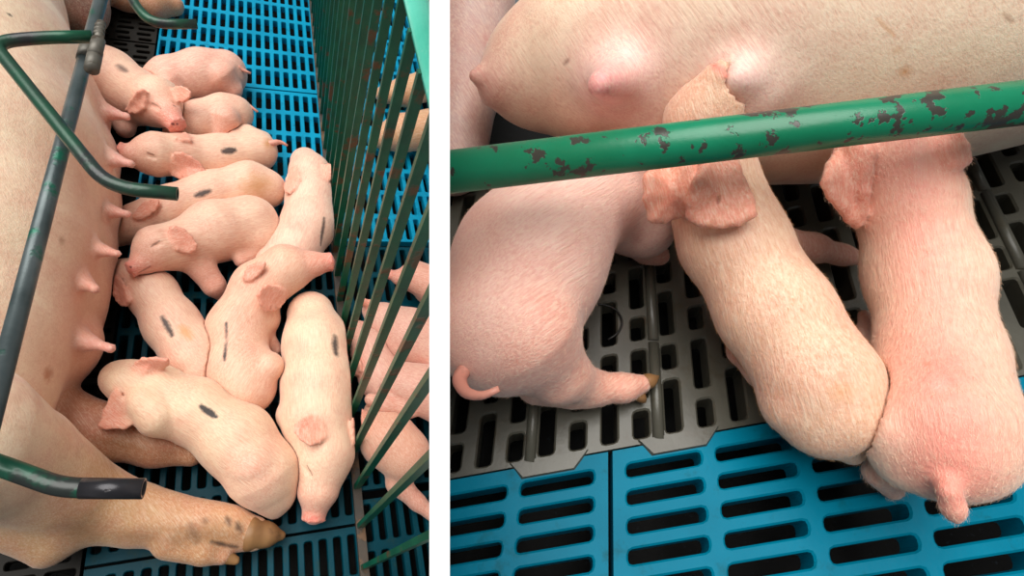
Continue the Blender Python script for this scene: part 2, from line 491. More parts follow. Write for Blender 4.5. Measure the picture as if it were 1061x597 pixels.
# slatted panels ----------------------------------------------------
def slot_cells(cells, O, e1, e2, up, depth=0.022, rc=0.004, ch=0.0014):
    """cells: (u0,u1,v0,v1, hu0,hu1,hv0,hv1) with the slot inside the cell; returns mesh data"""
    V = []; Fc = []
    def put(u, v, w): V.append(O + e1 * u + e2 * v + up * w); return len(V) - 1
    for u0, u1, v0, v1, a0, a1, b0, b1 in cells:
        if a0 is None:
            q = [put(u, v, 0) for u, v in ((u0, v0), (u1, v0), (u1, v1), (u0, v1))]; Fc.append(q)
            g = [put(u, v, -depth) for u, v in ((u0, v0), (u1, v0), (u1, v1), (u0, v1))]
            for k in range(4): Fc.append([q[k], g[k], g[(k + 1) % 4], q[(k + 1) % 4]])
            continue
        r = min(rc, (a1 - a0) * .49, (b1 - b0) * .49)
        out = []; rim = []; hol = []; bot = []; ob = []
        for cu, cv, su, sv, fl in ((a1, b1, 1, 1, 0), (a0, b1, -1, 1, 1), (a0, b0, -1, -1, 0), (a1, b0, 1, -1, 1)):
            ang = [0, 45, 90] if not fl else [90, 45, 0]
            for j, dg in enumerate(ang):
                cdg, sdg = math.cos(math.radians(dg)), math.sin(math.radians(dg))
                u = cu - su * r + su * r * cdg; v = cv - sv * r + sv * r * sdg
                eu, ev = su * ch * cdg, sv * ch * sdg
                rim.append(put(u + eu, v + ev, 0)); hol.append(put(u, v, -ch)); bot.append(put(u, v, -depth))
                U = u1 if su > 0 else u0; VV = v1 if sv > 0 else v0
                if dg == 45: o = (U, VV)
                elif dg == 0: o = (U, v + ev)
                else: o = (u + eu, VV)
                out.append(put(o[0], o[1], 0)); ob.append(put(o[0], o[1], -depth))
        for k in range(12):
            m = (k + 1) % 12
            Fc.append([out[k], out[m], rim[m], rim[k]]); Fc.append([rim[k], rim[m], hol[m], hol[k]]); Fc.append([hol[k], hol[m], bot[m], bot[k]])
            Fc.append([ob[m], ob[k], bot[k], bot[m]])
            Fc.append([out[m], out[k], ob[k], ob[m]])
    return np.array(V), Fc
# ------------------------------------------------------------------ structure
# white divider: an 12 mm board standing on the lower floor between the two pens, its edge towards the viewer
def camw(x, y, d): return CAM + M @ np.array([x, y, -d])
prof = [(-0.36, WD), (0.36, WD), (1.88, 2.52), (-0.684, 0.915)]
V = [camw(sx * WALL_T / 2, y, d) for sx in (-1, 1) for y, d in prof]
tag(mesh_obj('wall_divider', V, [[0, 1, 2, 3], [7, 6, 5, 4], [0, 4, 5, 1], [1, 5, 6, 2], [2, 6, 7, 3], [3, 7, 4, 0]], M_WHITE, smooth=False),
    'plain white board standing on edge between the two pens', 'wall', kind='structure')

# lower pen floor ----------------------------------------------------
EX, EY, EZ = np.eye(3)
pit = [np.array(p, float) for p in ((-1.0, -0.35, -0.1), (0.27, -0.35, -0.1), (0.72, 2.3, -0.1), (-1.0, 2.3, -0.1))]
for y, z in ((-.35, -.002), (2.3, -.002), (2.3, -.1), (-.35, -.1)):
    p = np.array([0.2, y, z]); pit.append(p - EX * ((wall_side(p) + WALL_T / 2 + .0008) / (EX @ WALL_N)))
floorL = mesh_obj('floor', pit, [[0, 1, 2, 3], [4, 5, 6, 7]], M_PIT, origin=(0, 0.8, -0.1), smooth=False)
tag(floorL, 'slatted floor of the lower pen, blue plastic panels beside dark metal ones', 'floor', kind='structure')
PX, PY, RP = 0.0268, 0.0855, 7
X0 = 0.157 - 17 * PX
def blue_panel(x0, cols, y0):
    cells = []
    for i in range(cols):
        for j in range(RP):
            u, v = x0 + i * PX, y0 + j * PY
            c = np.array([u + PX / 2, v + PY / 2, 0])
            if wall_side(np.array([u, v + PY, 0])) > -WALL_T / 2: continue
            cells.append((u, u + PX, v, v + PY, u + .0058, u + PX - .0058, v + .0085, v + PY - .0085))
    if not cells: return
    e0 = min(c[0] for c in cells); e1 = max(c[1] for c in cells)
    if e1 - e0 > cols * PX - .001:
        cells.append((e0, e1, y0 - .008, y0, None, 0, 0, 0)); cells.append((e0, e1, y0 + RP * PY, y0 + RP * PY + .0045, None, 0, 0, 0))
    Vv, Fc = slot_cells(cells, np.zeros(3), EX, EY, EZ)
    child('slatted_panel', clampw(Vv, EX, -1), Fc, M_BLUE if y0 > .6 else M_BLUE_SHADE, floorL, smooth=False)
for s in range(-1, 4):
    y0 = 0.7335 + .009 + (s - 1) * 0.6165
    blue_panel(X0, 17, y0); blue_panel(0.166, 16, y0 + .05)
BXI, BYI = 0.056, 0.0245
def iron_panel(x1, cols, y0, rows):
    cells = []
    for j in range(rows):
        sh = 0.0 if j % 2 == 0 else BXI / 2
        for i in range(cols):
            u1 = x1 - i * BXI; u0 = u1 - BXI; v = y0 + j * BYI
            m = .006 if j % 3 else .011
            a0, a1 = (u0 + m, u1 - m) if j % 2 == 0 else (u0 + .004, u1 - .016)
            cells.append((u0, u1, v, v + BYI, a0, a1, v + .006, v + BYI - .006))
    Vv, Fc = slot_cells(cells, np.zeros(3), EX, EY, EZ)
    child('slatted_panel', Vv, Fc, M_IRON, floorL, smooth=False)
for y0, n in ((-0.25, 12), (0.05, 12), (0.35, 12), (1.15, 14), (1.5, 14), (1.85, 14)):
    iron_panel(X0 - .006, 6, y0, n)

# raised pen floor ---------------------------------------------------
UR = UP['R']
OR = P(649, 488, 0, 'R')
e1 = unit(P(1000, 488 - .178 * 351, 0, 'R') - OR); e2 = unit(P(651, 585, 0, 'R') - OR)
_A = np.stack([e1, e2], 1)
def uvR(px, py):
    s = np.linalg.lstsq(_A, P(px, py, 0, 'R') - OR, rcond=None)[0]; return s
PU = uvR(1033, 488 - .178 * 384)[0] / 4; PV = uvR(650, 578)[1] / 3
def okR(u, v):
    c = OR + e1 * u + e2 * v; x, y, d = proj(c[None]); return x[0] < 1420 and -200 < y[0] < 800 and wall_side(c) > -.045
pr = [OR + e1 * u + e2 * v - UR * .09 for u, v in ((-.3, .25), (-.3, -.9), (1.0, -.9), (1.0, .25))]
pr = [p - e1 * ((wall_side(p) - WALL_T / 2 - .0006) / (e1 @ WALL_N)) if i < 2 else p for i, p in enumerate(pr)]
for v_, w_ in ((.25, 0), (-.9, 0), (-.9, -.09), (.25, -.09)):
    p = OR + e2 * v_ + UR * w_; pr.append(p - e1 * ((wall_side(p) - WALL_T / 2 - .0006) / (e1 @ WALL_N)))
floorR = mesh_obj('floor', pr, [[0, 1, 2, 3], [4, 5, 6, 7]], M_PIT, origin=OR - UR * .09, smooth=False)
tag(floorR, 'slatted floor of the raised pen, grey panels meeting blue ones', 'floor', kind='structure')
useam = uvR(632.5, 491)[0]; VE = -0.92 * PV
def r_panel(cells, mat, **kw):
    cells = [c for c in cells if c[4] is None or okR((c[0] + c[1]) / 2, (c[2] + c[3]) / 2)]
    if not cells: return None
    Vv, Fc = slot_cells(cells, OR, e1, e2, UR, **kw); Vv = clampw(Vv, e1, 1); return child('slatted_panel', Vv, Fc, mat, floorR, smooth=False)
sl = uvR(727, 488 - .178 * 78)[0]; gp = PU - sl
for us, n0 in ((0.0, 9), (None, 3)):
    cells = []
    for i in range(n0):
        a0 = i * PU if us is not None else useam - .012 - gp * .35 - sl - i * PU
        c0, c1 = a0 - gp / 2, a0 + sl + gp / 2
        if us is not None and i == 0: c0 = useam + .0025
        if us is None and i == 0: c1 = useam - .0025
        for j in range(8):
            v = j * PV
            cells.append((c0, c1, v - PV / 2, v + PV / 2, a0, a0 + sl, v - PV * .255, v + PV * .255))
    ua = min(c[0] for c in cells if okR((c[0] + c[1]) / 2, 0)); ub = max(c[1] for c in cells)
    cells.append((ua, ub, VE + .002, -PV / 2, None, 0, 0, 0))
    r_panel(cells, M_BLUER, depth=.03, rc=.0045, ch=.002)
# grey panels: columns of long and short slots, a ridge every fourth column, tabs over the blue edge
PC = uvR(731, 440)[0] - uvR(597, 464)[0]; PC /= 4
LL = abs(uvR(698, 437)[1] - uvR(698, 383)[1]); LS = abs(uvR(731, 430)[1] - uvR(731, 402)[1]); GG = abs(uvR(731, 402)[1] - uvR(731, 390)[1])
ucol0 = uvR(665, 450)[0]
rib_u = []
for blk in range(-3, 6):
    for rowb in range(4):
        cells = []
        for q in range(4):
            i = blk * 4 + q - 1
            uc = ucol0 + i * PC; hw = PC * .25
            per = LL + LS + 2 * GG
            v1 = VE - rowb * per
            seq = [(LL, 0), (LS, 0)] if i % 2 else [(LS, 0), (LL, 0)]
            v = v1
            for L_, _ in seq:
                cells.append((uc - PC / 2, uc + PC / 2, v - L_ - GG, v, uc - hw, uc + hw, v - GG / 2 - L_, v - GG / 2)); v -= L_ + GG
        pn = r_panel(cells, M_GREYP, depth=.03, rc=.004, ch=.002)
        if pn is None or rowb > 2: continue
        # ridge on the panel
        ur = ucol0 + (blk * 4) * PC + PC * .5
        ends = [OR + e1 * ur + e2 * q for q in (v1, v1 - per)]
        if okR(ur, v1 - .05) and min(wall_side(q) for q in ends) > WALL_T / 2 + .008:
            rg = [OR + e1 * ur + e2 * (v1 - .002) + UR * .0, OR + e1 * ur + e2 * (v1 - per + .002)]
            Vv, Fc = tube([rg[0], rg[1]], .0062, 10); child('ridge', Vv, Fc, M_GREYP, pn)
            if rowb == 0:
                w0, w1 = PC * 1.2, PC * .78
                top = [(ur - w0 + PC * .6, VE - .004), (ur + w0 + PC * .6, VE - .004), (ur + w1 + PC * .6, VE + PV * .48), (ur - w1 + PC * .6, VE + PV * .48)]
                Vv = [OR + e1 * u + e2 * v + UR * .0035 for u, v in top] + [OR + e1 * (u + (.003 if k in (0, 3) else -.003) * -1) + e2 * (v + (.003 if k > 1 else 0)) - UR * .004 for k, (u, v) in enumerate(top)]
                Vv = clampw(np.array(Vv), e1, 1)
                child('edge_tab', Vv, [[0, 1, 2, 3], [0, 4, 5, 1], [1, 5, 6, 2], [2, 6, 7, 3], [3, 7, 4, 0]], M_GREYP, pn, smooth=False)

# ------------------------------------------------------------------ pen fence (green bars) on the lower floor
M_GREEN = pipe_mat('green_bar_paint', srgb(6, 100, 72), srgb(4, 78, 58), srgb(92, 68, 44), .57, .64, 22, .4)
M_TEAL = pipe_mat('pale_green_rail_paint', srgb(70, 190, 165), srgb(96, 205, 182), srgb(150, 200, 185), .62, .72, 20, .35)
M_RUST = pipe_mat('rusty_channel', srgb(74, 62, 50), srgb(52, 46, 40), srgb(96, 70, 46), .52, .6, 40, .6)
FX, FH = 0.1615, 0.75
fence = empty('pen_fence', (FX, 0.9, 0))
tag(fence, 'green painted fence of upright bars between the piglets and next pen', 'fence')
def hit_wall(p, d, tmax, mg):
    s0 = wall_side(p); s1 = d @ WALL_N
    if s1 <= 0: return tmax
    return min(tmax, (-(WALL_T / 2 + mg) - s0) / s1)
yb = 0.04 - 0.0712 * 3
while yb < 2.35:
    b = np.array([FX, yb, 0.012]); h = hit_wall(b, EZ, FH, 0.0); cut = h < FH
    if h > 0.03:
        Vv, Fc = box(b + EZ * h / 2, EX * .0066, EY * .004, EZ * h / 2)
        if cut: Vv = trim(Vv, (1, 3, 5, 7), EZ, -1)
        child('bar', Vv, Fc, M_GREEN, fence, smooth=False)
    yb += 0.0712
tr0 = np.array([FX + .012, 2.38, FH + .012]); L_ = hit_wall(tr0, -EY, 2.6, 0)
Vv, Fc = tube([tr0, tr0 - EY * L_], .015, 20); Vv = trim(Vv, range(20, 40), -EY, -1); child('top_rail', Vv, Fc, M_TEAL, fence)
Vv, Fc = box((FX, 1.05, .007), EX * .0085, EY * 1.32, EZ * .006); child('bottom_rail', Vv, Fc, M_RUST, fence, smooth=False)

# ------------------------------------------------------------------ sow crate pipes over the lower pen
M_STEEL = pipe_mat('worn_galvanised_steel', srgb(100, 110, 112), srgb(64, 76, 78), srgb(20, 96, 76), .58, .66, 22, .38, .35)
M_STEELG = pipe_mat('green_and_bare_steel', srgb(14, 84, 58), srgb(44, 62, 54), srgb(48, 50, 52), .54, .64, 16, .35, .2)
M_CAST = pipe_mat('cast_clamp_metal', srgb(120, 116, 108), srgb(92, 88, 80), srgb(70, 58, 44), .55, .65, 40, .5, .3)
ZR = .50
crate = empty('crate_rail', P(60, 150, ZR))
tag(crate, 'long grey steel crate rail with clamp and bent green pipe above sow', 'crate rail')
a0, a1 = P(112, -30, ZR), P(-22, 480, ZR)
Vv, Fc = tube([a0, a1], .0098, 18); child('rail_pipe', Vv, Fc, M_STEEL, crate)
zb = ZR + .035
path = rounded([P(96, 38, zb), P(40, 39, zb), P(-8, 44, zb), P(112, 194, zb), P(184, 201, zb)], .035)
Vv, Fc = tube(path, .0088, 16, hollow=True); child('bent_bar', Vv, Fc, M_STEELG, crate)
cl = lambda p, q, z, r: tube([P(*p, z), P(*q, z)], r, 16)
for p, q, z, r in (((105, 24), (101, 46), zb, .0062), ((102, 42), (98, 57), zb + .003, .0092), ((99, 54), (95, 72), zb, .0098)):
    Vv, Fc = cl(p, q, z, r); child('clamp_barrel', Vv, Fc, M_CAST, crate)
for y in (27, 31, 35):
    Vv, Fc = cl((104.6 - (y - 24) * .18, y), (104.2 - (y - 24) * .18, y + 2), zb, .0072); child('clamp_ring', Vv, Fc, M_CAST, crate)
Vv, Fc = tube([P(92, 47, ZR), P(88, 62, ZR)], .0118, 18); child('clamp_collar', Vv, Fc, M_CAST, crate)
b1 = empty('crate_bar', P(165, 20, ZR)); tag(b1, 'curved green bar end jutting in at the top beside sow forefoot', 'crate bar')
Vv, Fc = tube(rounded([P(126, -40, ZR), P(137, 2, ZR), P(157, 25, ZR), P(204, 25, ZR)], .05), .0078, 16, hollow=True); child('pipe', Vv, Fc, M_STEELG, b1)
M_GREENW = pipe_mat('green_pipe_paint_worn', srgb(14, 104, 74), srgb(26, 74, 58), srgb(40, 46, 44), .52, .62, 20, .35, .1)
b2 = empty('crate_bar', P(70, 505, ZR)); tag(b2, 'green bar with bare black open end crossing the sow hind leg', 'crate bar')
zc = .46
Vv, Fc = tube(rounded([P(-60, 462, zc), P(-4, 481, zc), P(62, 505, zc), P(100, 506, zc)], .03), .0102, 18); child('pipe', Vv, Fc, M_GREENW, b2)
M_BARE = pipe_mat('bare_black_steel', srgb(62, 60, 64), srgb(44, 44, 48), srgb(96, 92, 92), .6, .68, 30, .28, .5)
Vv, Fc = tube([P(84, 506, zc), P(149, 506.5, zc)], .0106, 18, hollow=True); child('bare_end', Vv, Fc, M_BARE, b2)

# ------------------------------------------------------------------ worn green pipe over the raised pen
ppx, zp = (464.8, 178.5), .27
q0, q1 = P(*ppx, zp, 'R'), P(1130, 98, .235, 'R'); q1 = q0 + (q1 - q0) * 1.6
pd = unit(q1 - q0)
M_CHIP = pipe_mat('chipped_green_pipe_paint', srgb(2, 112, 76), srgb(10, 128, 92), srgb(58, 56, 50), .575, .59, 62, .32, 0, (pd, .20, .045))
pipe = empty('rail_pipe', (q0 + q1) / 2); tag(pipe, 'thick green pipe with chipped paint crossing above the three large piglets', 'pipe')
Vv, Fc = tube([q0 + pd * .004, q1], .0178, 32); Vv = trim(Vv, range(32), pd, 1); child('pipe_run', Vv, Fc, M_CHIP, pipe)

M_WIRE = plastic('black_wire', srgb(16, 16, 16), srgb(24, 22, 20), .5)
wp = [P(x, y, .003, 'R') for x, y in ((604, 318), (622, 314), (640, 321), (646, 334), (640, 346), (630, 352))]
Vv, Fc = tube(rounded(wp, .02, 5), .0012, 8)
tag(mesh_obj('wire', Vv, Fc, M_WIRE, origin=wp[3]), 'thin curled black wire lying on the grey slats between piglets', 'wire')
# ------------------------------------------------------------------ sow in the lower pen
INK = srgb(24, 26, 34); DIRT = srgb(120, 78, 44); ORANGE = srgb(206, 138, 70); BROWN = srgb(150, 100, 66)
SOWC = srgb(243, 214, 184); UDD = srgb(216, 156, 128); TEAT = srgb(222, 150, 140); LEGC = srgb(214, 164, 116)
s = Animal('L', SOWC, .05)
s.chain([(-90, -110, .2, 108), (-62, 0, .2, 102), (-38, 80, .2, 106), (-26, 170, .2, 114), (-32, 260, .2, 108), (-52, 350, .2, 100), (-60, 410, .19, 96)])
s.chain([(68, 112, .10, 34), (80, 165, .10, 32), (80, 215, .10, 32), (76, 262, .10, 32), (64, 310, .10, 34), (54, 366, .09, 40)], .05, UDD)
s.chain([(-48, 460, .29, 84), (14, 478, .20, 57), (88, 520, .085, 41), (140, 533, .06, 31), (205, 545, .05, 25), (235, 548, .045, 22)], .008, [SOWC, SOWC, LEGC, LEGC, LEGC, LEGC])
s.chain([(-50, 498, .17, 44), (10, 524, .12, 34), (60, 540, .09, 33)], .02, LEGC)
s.chain([(32, 552, .085, 20), (46, 573, .075, 12)], .04, BROWN)
s.chain([(225, 546, .045, 20), (262, 553, .04, 17)], .02, srgb(204, 150, 96)); s.chain([(178, 558, .06, 21), (212, 569, .055, 16), (230, 575, .05, 10)], .006, srgb(186, 128, 80))
s.chain([(50, 424, .06, 30), (105, 448, .045, 27), (160, 462, .04, 20), (198, 470, .03, 13)], .02, srgb(186, 124, 84))
s.chain([(60, -50, .09, 46), (74, 0, .08, 34), (84, 12, .07, 22)], .03, srgb(112, 74, 66))  # upper foreleg: the shade it lies in is painted into its dark colour
s.chain([(90, -30, .07, 26), (130, -8, .05, 17), (160, 4, .04, 14), (180, 6, .03, 10)], .02, srgb(186, 128, 84))
for q in ((88, 118, .12, 23), (94, 167, .12, 23), (92, 219, .12, 23), (86, 260, .12, 24), (74, 296, .125, 26), (68, 356, .12, 34)): s.ball(q, .018, srgb(222, 160, 134))
for p0, p1, r0, r1 in (((108, 116), (131, 121), 10, 4.2), ((112, 164), (136, 170), 11, 4.2), ((108, 218), (132, 222), 10, 4.2), ((98, 258), (122, 263), 10, 4.2), ((84, 291), (99, 300), 11, 5), ((80, 352), (115, 361), 14, 5)):
    s.teat(p0, p1, r0, r1, .01, TEAT)
for p0, p1, w, c, st in (((66, 248), (66, 250), 3, DIRT, .5), ((52, 384), (55, 388), 5, DIRT, .45), ((70, 548), (100, 556), 16, DIRT, .55), ((130, 558), (190, 560), 9, DIRT, .5), ((190, 552), (250, 556), 11, DIRT, .5), ((200, 545), (206, 560), 4, srgb(90, 58, 36), .5), ((246, 540), (249, 548), 3, srgb(70, 46, 34), .8), ((236, 537), (239, 543), 2.5, srgb(70, 46, 34), .7), ((212, 540), (216, 541), 3, srgb(80, 54, 40), .6), ((222, 561), (248, 568), 2, srgb(50, 32, 24), .85), ((11, 13), (12, 13), 1.6, srgb(40, 34, 30), .9), ((110, 458), (180, 472), 10, DIRT, .55), ((84, 120), (72, 390), 30, srgb(208, 142, 112), .55), ((20, 330), (60, 380), 24, srgb(214, 150, 122), .4), ((50, 388), (54, 392), 5, srgb(190, 96, 40), .6)):
    s.mark(p0, p1, w, c, st, .8)
sow = build(s, 'sow', .0055, 'big pale sow lying on her side behind grey crate rail, teats towards piglets', 'sow', rough=.5, grain=180, bump=.3, nap=(.55, -.8, -.1), mottle=.35)
def hoof(parent, a, keys, c, vox=.003, k=.008):
    h = Animal(a.pen, c, k); h.chain(keys, k)
    lo = np.min([p.lo for p in h.prims], 0) - 3 * vox; hi = np.max([p.hi for p in h.prims], 0) + 3 * vox
    n = np.ceil((hi - lo) / vox).astype(int) + 1; f, _ = grid_eval(h.prims, lo, n, vox); Vv, Q = surface_nets(f, lo, vox)
    return child('hoof', Vv, Q, M_HOOF, parent)
M_HOOF = plastic('hoof_horn', srgb(164, 122, 78), srgb(120, 84, 52), .5, srgb(84, 58, 38))
hoof(sow, s, [(260, 553, .045, 17), (276, 554, .04, 12), (291, 555, .032, 5)], 0)
hoof(sow, s, [(228, 574, .051, 9.5), (244, 581, .045, 4.5)], 0)

# ------------------------------------------------------------------ the litter in the lower pen
M_TAIL = plastic('tail_skin', srgb(226, 160, 142), srgb(210, 140, 122), .5, srgb(150, 110, 96))
GP = 'piglets of the litter beside the sow'
GN = 'piglets in the next pen behind the fence'
def piglet(keys, ears=(), legs=(), tail=None, marks=(), snout=None, eyes=(), bumps=(), label='', pen='L', base=PEACH, vox=.004, group=GP, head_from=None, k=.022, **kw):
    a = Animal(pen, base, k); a.chain(keys)
    for b in bumps: a.chain(b, .010)
    for l in legs: a.chain(l, .012, PINK)
    if snout is not None:
        (x0, y0, z0, r0), (x1, y1, z1, r1) = snout
        a.chain([(x0, y0, z0, r0), (x1, y1, z1, r1)], .008, SNOUT)
        (pa, _), (pb, rb) = a.pt(snout[0]), a.pt(snout[1]); ax = unit(pb - pa)
        u = unit(np.cross(ax, [.3, .2, .9])); v = np.cross(ax, u); rim = [pb + ax * rb * .55 + rb * .88 * (math.cos(t) * u + math.sin(t) * v) for t in np.linspace(0, 6.283, 9)]
        for q0_, q1_ in zip(rim[:-1], rim[1:]): a.prims.append(tri(pb + ax * rb * .45, q0_, q1_, .0032 if pen == 'L' else .004, .003, SNOUT))
    for pts, lift in ears: a.ear(pts, lift, r=kw.get('er', .0032), k=kw.get('ek', .006))
    for e in eyes:
        a.groove(e[0], e[1], kw.get('eg', 1.3)); a.mark(e[0], e[1], kw.get('ew', .9), srgb(128, 84, 68), .7, .6)
    for m in marks: a.mark(*m)
    a.next = group == GN
    o = build(a, 'piglet', vox, label, 'piglet', group, wrinkle=kw.get('wrinkle'), nap=kw.get('nap') if kw.get('nap') is not None else a.pt(keys[0])[0] - a.pt(keys[-1])[0])
    if tail:
        pts = [a.pt(q) for q in tail]; c0 = np.mean(o_center(o), 0)
        pts = [(pts[0][0] * .8 + c0 * .2, pts[0][1])] + pts
        Vt, Ft = tube(rounded([q[0] for q in pts], .01, 3), list(np.interp(np.linspace(0, 1, 2 + (len(pts) - 2) * 4), np.linspace(0, 1, len(pts)), [q[1] for q in pts])), 10)
        child('tail', Vt, Ft, M_TAIL, o)
    return o
def o_center(o): return [ORG[o.name] + UP['L'] * .06 * 0 + np.array(v.co) for v in list(o.data.vertices)[::50]]
# sucking, third row, ear towards us
piglet([(136, 161, .11, 11), (160, 160, .10, 21), (190, 161, .08, 20), (226, 164, None, 23), (266, 157, None, 21)],
       ears=[([(182, 159), (198, 163), (212, 177), (197, 185), (179, 181)], (.006, .020, .026, .020, .008)), ([(182, 143), (192, 138), (197, 146)], (.0, .006, .0))],
       bumps=[[(243, 143, .06, 8), (256, 139, .055, 9), (272, 146, .05, 10)]],
       snout=((136, 160, .115, 9.5), (128, 157, .12, 8)), tail=[(284, 148, .09, 3.2), (291, 147, .085, 2.2), (298, 151, .08, 1.2)],
       eyes=[((153, 161), (160, 163))], marks=[((234, 156), (246, 155), 3.2, INK, .9, .4), ((279, 149), (283, 147), 4, ORANGE, .7, .8)],
       label='piglet sucking the second teat, dark oval mark on its back')
# front-facing head at the top
piglet([(84, 62, .06, 24), (112, 82, .065, 30), (140, 100, .07, 27), (162, 106, .11, 24), (172, 116, .12, 15)],
       ears=[([(151, 96), (143, 95), (131, 114), (140, 117), (149, 112)], (.004, .012, .012, .008, .002)), ([(179, 93), (188, 90), (197, 96), (194, 103), (184, 105)], (.0, .01, .014, .01, .0))],
       snout=((175, 120, .125, 12.5), (181, 127, .125, 9.8)), eyes=[((157, 109), (164, 112)), ((181, 107), (184, 109))],
       legs=[[(120, 110, .05, 14), (130, 133, .03, 10)]],
       marks=[((123, 65), (132, 72), 3, INK, .75, .7), ((180, 130.5), (180.3, 131), 1.6, srgb(110, 40, 40), .9, .3), ((186, 129), (186.3, 129.5), 1.6, srgb(110, 40, 40), .9, .3)],
       label='piglet at the top facing us with pink snout and both ears up')
# farthest, seen from the side, tail to the right
piglet([(160, 92, None, 19), (176, 84, None, 23), (208, 78, None, 25), (232, 76, None, 23)],
       legs=[[(230, 80, .085, 17), (241, 93, .06, 9), (239, 104, .03, 6)], [(216, 90, .03, 10), (214, 102, .015, 6)], [(174, 88, .09, 13), (186, 102, .07, 8)]],
       tail=[(246, 69, .10, 3), (252, 73, .095, 2), (260, 76, .09, 1.2)], base=srgb(226, 174, 156),
       label='farthest piglet of the litter, standing side-on with tail over blue slats')
# rump and tail between
piglet([(186, 138, .04, 16), (208, 126, .06, 20), (232, 119, .06, 20), (244, 118, .06, 18)],
       legs=[[(234, 124, .085, 14), (228, 140, .06, 8)]], tail=[(250, 107, .085, 2.8), (258, 109, .08, 2), (267, 116, .075, 1.2)], base=srgb(232, 182, 158),
       label='piglet whose rump and thin tail show behind the sucking one')
# fourth row, stained rump
piglet([(122, 246, .03, 10), (142, 232, .045, 19), (176, 217, .06, 23), (215, 203, .06, 24), (258, 193, .065, 24), (276, 196, .06, 20)],
       ears=[([(139, 224), (150, 210), (164, 208), (160, 218), (148, 226)], (.002, .01, .008, .006, .0))],
       marks=[((205, 201), (219, 198), 2.6, INK, .9, .5), ((262, 196), (276, 190), 10, ORANGE, .65, .9), ((205, 224), (216, 221), 2.5, srgb(120, 84, 64), .4, .9)],
       label='piglet with small dark mark and orange-stained rump, head down at the teats')
# head resting to the left
piglet([(148, 272, .11, 12), (163, 258, .115, 22), (188, 254, .095, 24), (222, 240, .08, 31), (258, 234, .065, 29), (268, 246, .055, 24)],
       ears=[([(178, 246), (176, 236), (190, 238), (204, 254), (196, 262), (184, 258)], (.0, .012, .016, .012, .006, .0))],
       legs=[[(205, 272, .07, 16), (222, 296, .04, 11), (229, 305, .02, 7)], [(262, 262, .05, 12), (250, 270, .06, 6), (247, 264, .07, 5)]],
       snout=((150, 272, .118, 11), (140, 277, .12, 8.5)), eyes=[((159, 255), (167, 252))],
       marks=[((137.2, 278), (137.5, 278.6), 1.2, srgb(120, 50, 46), .9, .3), ((146, 284), (158, 277), .8, srgb(150, 90, 78), .7, .5)],
       label='sleeping piglet with snout to the left resting on another piglet', wrinkle=((.8, .5, .2), 420.))
# by the fence, head up
piglet([(316, 168, .06, 15), (321, 180, .065, 20), (322, 204, .065, 24), (320, 232, .065, 27), (304, 260, .06, 26), (284, 272, .05, 20)],
       ears=[([(306, 174), (300, 178), (295, 194), (300, 200), (310, 188)], (.0, .006, .01, .008, .0)), ([(336, 172), (345, 172), (344, 186), (337, 184)], (.0, .006, .006, .0))],
       marks=[((338, 224), (335, 254), 1.8, INK, .85, .6)], base=srgb(240, 196, 174),
       label='piglet beside the fence with head away and long thin mark down its flank')
# curled, snout to the right
piglet([(324, 274, .13, 13), (296, 279, .125, 24), (268, 298, .10, 26), (246, 340, .075, 29), (248, 385, .07, 31), (255, 400, .07, 31)],
       ears=[([(254, 288), (258, 276), (274, 273), (270, 282), (260, 290)], (.002, .014, .014, .006, .0)), ([(290, 300), (277, 296), (267, 306), (276, 322), (290, 318), (296, 306)], (.002, .012, .02, .014, .006, .002))],
       bumps=[[(262, 378, .085, 24), (278, 380, .10, 16)], [(262, 335, .07, 22), (270, 330, .07, 20)]],
       snout=((322, 274, .135, 13), (337, 272, .135, 10)),
       legs=[[(275, 350, .05, 10), (284, 362, .03, 8)]],
       marks=[((235, 332), (232, 372), 1.9, INK, .92, .5)], base=srgb(238, 184, 156),
       label='curled piglet with snout to the right and long vertical black stroke', wrinkle=((.75, -.5, .1), 480.))
# under the sleeping head
piglet([(128, 280, .04, 12), (140, 288, .05, 19), (158, 304, .055, 23), (178, 336, .06, 26), (200, 366, .062, 28), (210, 384, .06, 26)],
       ears=[([(117, 290), (124, 288), (134, 312), (126, 316), (118, 304)], (.006, .008, .006, .008, .01))],
       marks=[((168, 327), (176, 347), 2.6, INK, .9, .5), ((190, 336), (199, 348), 4, srgb(222, 150, 88), .7, .8)],
       label='piglet under the sleeping head, short blue-black dash on its back')
# lying across the sow hind leg
piglet([(122, 392, .09, 17), (134, 396, .095, 21), (160, 404, .09, 25), (205, 426, .085, 32), (246, 456, .075, 36), (274, 492, .07, 34), (286, 514, .05, 19)],
       ears=[([(140, 380), (148, 372), (174, 373), (168, 382), (150, 386)], (.0, .012, .012, .004, .0)), ([(116, 411), (124, 408), (135, 440), (120, 443), (104, 441)], (.004, .006, .012, .016, .016))],
       bumps=[[(150, 418, .115, 19), (164, 432, .11, 20), (188, 449, .08, 10)]],
       legs=[[(262, 482, .11, 22), (268, 508, .08, 14), (284, 528, .04, 9)]],
       marks=[((208, 418), (226, 431), 3, INK, .95, .35)], base=srgb(242, 204, 170),
       label='piglet sprawled over the sow hind leg with slanting black dash')
